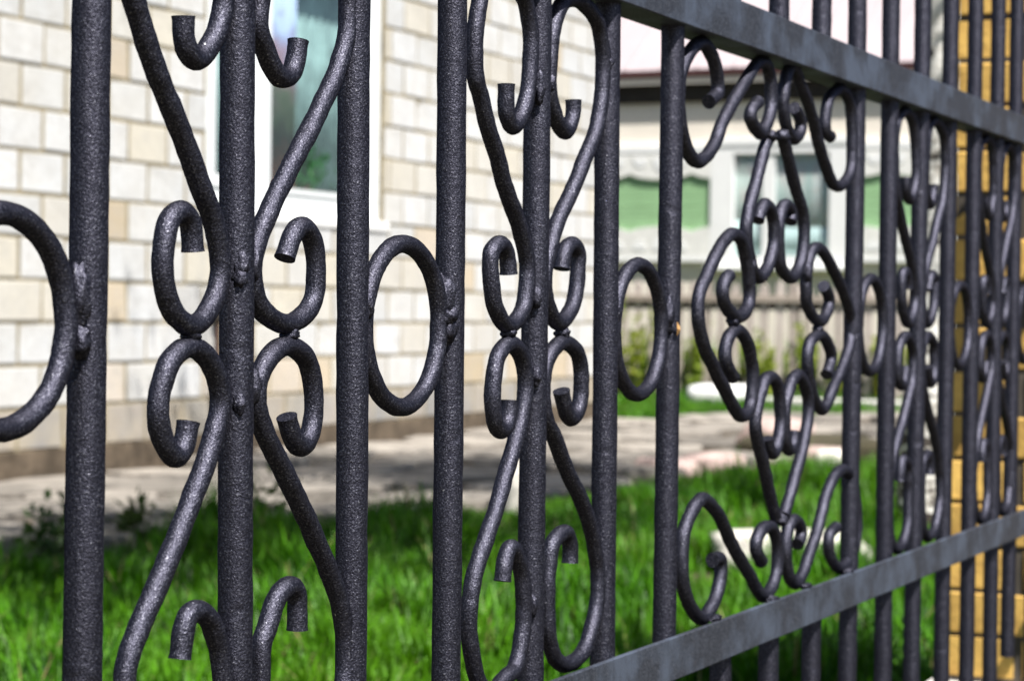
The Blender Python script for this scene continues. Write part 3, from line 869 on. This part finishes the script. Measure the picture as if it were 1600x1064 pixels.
# dry leaf caught on the ring
lf = MB()
lf.add([(.8305, -.0105, .001), (.8345, -.0125, .006), (.8335, -.012, .013), (.829, -.011, .018), (.8275, -.0115, .010), (.8305, -.0135, .009)],
       [(0, 1, 5), (1, 2, 5), (2, 3, 5), (3, 4, 5), (4, 0, 5)])
o = lf.build('dry_leaf', M['dry'])
sol = o.modifiers.new('thick', 'SOLIDIFY'); sol.thickness = .0004
o.scale = (.75, 1, .7); o.location = (.2075, 0, -.010)
tag(o, 'tiny orange dry leaf caught between the ring and the bar', 'leaf')
# ================================================================ trees
def grow_tree(name, loc, trunk_pts, radii, bark, leaf_mat, limbs, leaves, leaf_size, label, seed, group=None):
    rr = random.Random(seed); rg = np.random.default_rng(seed)
    t = thing(name, loc, label, 'tree', group)
    Q = spline(trunk_pts, .06)
    s = np.linspace(0, 1, len(Q))
    rad = np.interp(s, np.linspace(0, 1, len(radii)), radii)
    trunk = MB().tube([tuple(q) for q in Q], list(rad), 14, rough=.10, seed=seed).build('trunk', bark, t)
    cen = []
    for k in range(limbs):
        f = rr.uniform(.52, .98)
        p = Q[int(f * (len(Q) - 1))]
        a = rr.uniform(0, 2 * math.pi); L = rr.uniform(.6, 1.0) * (1.25 - f * .6) * leaves['spread']
        d = np.array([math.cos(a), math.sin(a), rr.uniform(.25, .9)])
        pts = [p]
        for j in range(5):
            d = d + np.array([rr.uniform(-.25, .25), rr.uniform(-.25, .25), rr.uniform(-.22, .10)])
            pts.append(pts[-1] + d / np.linalg.norm(d) * L / 5)
        mb = MB().tube([tuple(q) for q in pts], list(np.linspace(.035 * (1.3 - f), .006, 6)), 7)
        mb.build('limb', bark, t)
        for q in pts[1:]:
            cen.append(q)
    cen = np.array(cen)
    n = leaves['n']
    pick = cen[rg.integers(0, len(cen), n)]
    pos = pick + rg.normal(size=(n, 3)) * np.array(leaves['blob'])
    pos = pos[pos[:, 2] > leaves['zmin']]
    link('crown', leaf_mesh('crown', leaf_mat, pos, leaf_size, .5, rg), t)
    return t
grow_tree('birch_tree', (7.352, 1.416, GZ), [(0, 0, -.1), (.008, -.01, .4), (.02, -.035, .95), (.03, -.05, 2.0), (.10, 0, 3.4), (.12, .12, 4.8), (.05, .2, 6.2)],
          [.105, .085, .070, .062, .055, .042, .02], M['birch'], M['birch_leaf'], 28, dict(spread=1.5, n=17000, blob=(.26, .26, .30), zmin=2.5), .07,
          'white birch trunk with black marks beside the brick pillar', 5)
grow_tree('apple_tree', (2.5, 3.3, GZ), [(0, 0, -.1), (.05, -.05, .9), (.3, -.35, 1.9), (1.4, -1.35, 2.8), (2.8, -2.15, 3.35)],
          [.11, .09, .08, .06, .03], M['bark'], M['tree_leaf'], 32, dict(spread=1.55, n=16000, blob=(.28, .26, .20), zmin=2.1), .085,
          'leafy tree by the lawn whose shade falls on the grass', 9)

bt = bpy.data.objects['birch_tree']
for q, (dx, dy, z, s_) in enumerate(((-.052, .010, 1.80, .020), (-.060, .012, .93, .016), (-.062, -.020, .40, .020))):
    link('bark_scar', rock_mesh('bark_scar', M['dark_gap'], s_ * .8, s_ * 1.7, s_, 60 + q), bt, (dx + .012 * z, dy - .02 * z, z))

# ================================================================ rocks
def rock(name, mat, loc, size, rz, seed, label, cat='rock', group=None):
    o = link(name, rock_mesh(name, mat, *size, seed), None, loc)
    o.rotation_euler = (0, 0, rz)
    return tag(o, label, cat, group)
rock('white_rock', M['rock'], (5.98, 1.50, GZ + .055), (.29, .16, .095), -1.15, 3, 'large white rock lying in the grass behind the lower rail')
rock('white_slab', M['rock'], (7.30, 3.05, GZ + .11), (.085, .08, .21), .3, 8, 'upright white stone at the lawn edge behind the second scroll panel')
rock('white_stone', M['rock'], (6.75, 3.22, GZ + .04), (.16, .05, .035), -.9, 14, 'flat white stone strip at the path edge behind the ring')
rock('pink_stone', M['pink_rock'], (10.12, 3.22, GZ + .03), (.22, .19, .085), .4, 21, 'pinkish stone on the lawn edge of the path', group='pink stones along the path')
rock('pink_stone', M['pink_rock'], (9.75, 3.34, GZ + .03), (.20, .15, .07), 1.1, 23, 'long pale pink stone left of the dirt pile beside the path', group='pink stones along the path')
rock('pink_stone', M['pink_rock'], (11.1, 2.92, GZ + .03), (.21, .16, .075), .2, 25, 'small pink stone below the dirt pile', group='pink stones along the path')
rock('pink_stone', M['pink_rock'], (12.3, 3.58, GZ + .06), (.22, .28, .16), 1.4, 27, 'tall pink stone standing on the path between the lower curls', group='pink stones along the path')
rock('white_cobble', M['rock'], (10.5, 2.70, GZ + .05), (.07, .09, .085), .4, 29, 'small white stone in the grass left of the bar that ends the wide panel')
rock('dirt_pile', M['soil'], (11.6, 3.1, GZ + .02), (.55, .45, .13), .9, 33, 'dark brown heap of soil beside the path', 'soil heap')
rock('white_bucket_lid', M['white'], (18.4, 6.05, GZ + .07), (.16, .36, .15), .0, 41, 'rounded white boulder beside the white kerb') .name = 'white_boulder'

# ================================================================ weeds
def weed(loc, h, n, mat, seed, label, size=.05, group=None, spread=.12):
    rg = np.random.default_rng(seed)
    t = thing('weed', loc, label, 'weed', group)
    mb = MB(); cen = []
    for k in range(max(3, n // 40)):
        b = rg.normal(size=2) * spread * .4
        tip = np.array([b[0] + rg.normal() * spread, b[1] + rg.normal() * spread, h * rg.uniform(.6, 1.1)])
        pts = [(b[0], b[1], -.02), (b[0] * .6 + tip[0] * .4, b[1] * .6 + tip[1] * .4, tip[2] * .55), tuple(tip)]
        mb.tube(pts, [.004, .003, .0015], 5)
        for _ in range(n // max(3, n // 40)):
            f = rg.uniform(.15, 1)
            p = np.array([np.interp(f, [0, .55, 1], [q[i] for q in pts]) for i in range(3)])
            cen.append(p + rg.normal(size=3) * .02)
    mb.build('stem', mat, t)
    link('foliage', leaf_mesh('foliage', mat, np.array(cen), size, -.2, rg), t)
    return t
for k, (x, y, h) in enumerate(((4.98, 3.66, .14), (5.16, 3.70, .20), (5.42, 3.66, .17), (6.05, 3.55, .20))):
    weed((x, y, GZ + .01), h, 80, M['dark_weed'], 100 + k, ['lowest dark weed, at the path edge left of the leftmost bar', 'tallest dark weed at the path edge, partly behind the leftmost bar', 'dark weed at the path edge just right of the leftmost bar', 'dark weed at the path edge behind the second bar from the left'][k], .05, 'weeds along the path edge', .07)
WL = ['tallest yellow green weed at the pickets, inside the left half of the third ring',
      'yellow green weed at the pickets, inside the right half of the third ring',
      'yellow green weed behind the left edge of the wide scroll panel',
      'yellow green weed hidden partly by the bar right of the third ring',
      'yellow green weed behind the left inner curls of the wide panel',
      'yellow green weed behind the left one of the paired loops in the wide panel',
      'yellow green weed behind the right inner curls of the wide panel',
      'low yellow green weed behind the right edge of the wide panel',
      'yellow green weed behind the ring next to the wide panel',
      'shortest yellow green weed, behind the right one of the paired loops']
k = 0
for y, h in ((7.45, 1.05), (7.28, .85), (6.72, .75), (6.98, 1.0), (6.33, .55), (6.05, .6), (5.62, .7), (5.25, .45), (4.85, .55), (5.95, .5)):
    weed((PX - .18 + .06 * (k % 3), y, GZ), h, 170, M['weed'], 200 + k, WL[k], .075, 'yellow green weeds along the picket fence', .06)
    k += 1

# ================================================================ garden behind the pickets
rg = np.random.default_rng(77)
n = 9000
gx = rg.uniform(19.72, 21.2, n); gyy = rg.uniform(2.9, 9.2, n)
top = np.array([.42 + .38 * noise.noise(Vector((a * 1.3, b * 1.6, 5))) for a, b in zip(gx, gyy)])
gp_ = np.stack([gx, gyy, GZ + np.maximum(.05, top) * rg.uniform(0, 1, n) ** .7], 1)
garden = link('garden_plants', leaf_mesh('garden_plants', M['weed'], gp_, .13, -.4, rg, .4))
garden['kind'] = 'stuff'

# ================================================================ grass
def in_view(X, Y, pad=.06):
    dx, dy = X - EYE.x, Y - EYE.y
    Z = dx * FWD.x + dy * FWD.y
    L = (dx * RGT.x + dy * RGT.y) / np.maximum(Z, .1)
    return (Z > 2.6) & (np.abs(L) < .2286 + pad)
def blades(n_try, xr, yr, hfun, seed, keep):
    rg = np.random.default_rng(seed)
    X = rg.uniform(*xr, n_try); Y = rg.uniform(*yr, n_try)
    ok = keep(X, Y, rg)
    X, Y = X[ok], Y[ok]; n = len(X)
    cl = np.array([noise.noise(Vector((a * 2.1, b * 2.1, 0))) + .6 * noise.noise(Vector((a * 6.5, b * 6.5, 4))) for a, b in zip(X, Y)])
    h = hfun(X, Y) * np.clip(1 + 1.25 * cl, .22, 2.6) * rg.uniform(.55, 1.25, n)
    h = np.maximum(h, .02)
    a = rg.uniform(0, 2 * np.pi, n)
    d = np.stack([np.cos(a), np.sin(a), np.zeros(n)], 1)
    s = np.stack([-np.sin(a), np.cos(a), np.zeros(n)], 1)
    ln = rg.uniform(.1, .75, n)[:, None] * h[:, None]
    wd = (rg.uniform(.0018, .0042, n) * np.clip(h / .1, .7, 1.4))[:, None]
    B = np.stack([X, Y, np.full(n, GZ - .008)], 1)
    up = np.array([0, 0, 1.0])
    hz = h[:, None]
    V = np.empty((n, 5, 3))
    V[:, 0] = B - s * wd; V[:, 1] = B + s * wd
    mid = B + up * hz * .58 + d * ln * .30
    V[:, 2] = mid - s * wd * .85; V[:, 3] = mid + s * wd * .85
    V[:, 4] = B + up * hz * (1 - .18 * (ln / np.maximum(hz, 1e-4))) + d * ln
    tri = np.array([[0, 1, 3], [0, 3, 2], [2, 3, 4]])
    F = (np.arange(n)[:, None, None] * 5 + tri[None]).reshape(-1, 3)
    return V.reshape(-1, 3), F, np.repeat(rg.uniform(0, 1, n), 5)
pe_x = np.linspace(1, 20, 200); pe_y = np.array([path_edge(x) for x in pe_x])
def keep_lawn(X, Y, rg):
    e = np.interp(X, pe_x, pe_y) + .10 * np.sin(X * 5.1) * np.sin(X * 2.3 + 1)
    dist = np.hypot(X - EYE.x, Y - EYE.y)
    k = (Y < e + rg.normal(size=len(X)) * .05) & in_view(X, Y) & (rg.uniform(size=len(X)) < np.clip(7.0 / dist, .15, 1) ** 1.3)
    thin = np.array([noise.noise(Vector((a * 1.6 + 9, b * 1.6, 2))) + .5 * noise.noise(Vector((a * 5 + 3, b * 5, 7))) for a, b in zip(X, Y)])
    k &= rg.uniform(size=len(X)) < np.clip(.75 + 1.5 * thin, .18, 1)
    k &= np.hypot(X - 5.72, (Y - 1.42)) > .34
    k &= ~((np.abs(X - 11.5) < .5) & (np.abs(Y - 3.1) < .35))
    return k
def h_lawn(X, Y):
    e = np.interp(X, pe_x, pe_y)
    tuft = np.exp(-((X - 5.55) / .32) ** 2 - ((Y - 3.30) / .28) ** 2) + .45 * np.exp(-((X - 6.2) / .5) ** 2 - ((Y - 3.0) / .3) ** 2)
    near = np.clip((e - Y) / .55, .45, 1)
    return .100 * near + .15 * tuft
parts = [blades(420000, (2.2, 9.5), (-.4, 4.6), h_lawn, 1, keep_lawn), blades(160000, (9.5, 17.5), (-2.2, 3.6), h_lawn, 2, keep_lawn)]
def keep_strip(X, Y, rg):
    return in_view(X, Y) & ((X > 16.3) | (Y > 5.25)) & (X < 18.04)
parts.append(blades(60000, (14.9, 18.05), (2.6, 7.6), lambda X, Y: np.full(len(X), .06), 3, keep_strip))
def keep_behind(X, Y, rg):
    return in_view(X, Y) & (rg.uniform(size=len(X)) < .35)
parts.append(blades(26000, (19.75, 21.6), (3.0, 8.8), lambda X, Y: np.full(len(X), .34), 6, lambda X, Y, rg: in_view(X, Y)))
parts.append(blades(26000, (18.25, 19.45), (3.0, 8.5), lambda X, Y: np.full(len(X), .09), 4, keep_behind))
off = 0; VV, FF, RR = [], [], []
for V, F, r in parts:
    VV.append(V); FF.append(F + off); RR.append(r); off += len(V)
g = link('grass', fast_mesh('grass', M['grass'], np.vstack(VV), np.vstack(FF), np.concatenate(RR)))
g['kind'] = 'stuff'
print('grass blades', off // 5, 'blocks', nb)
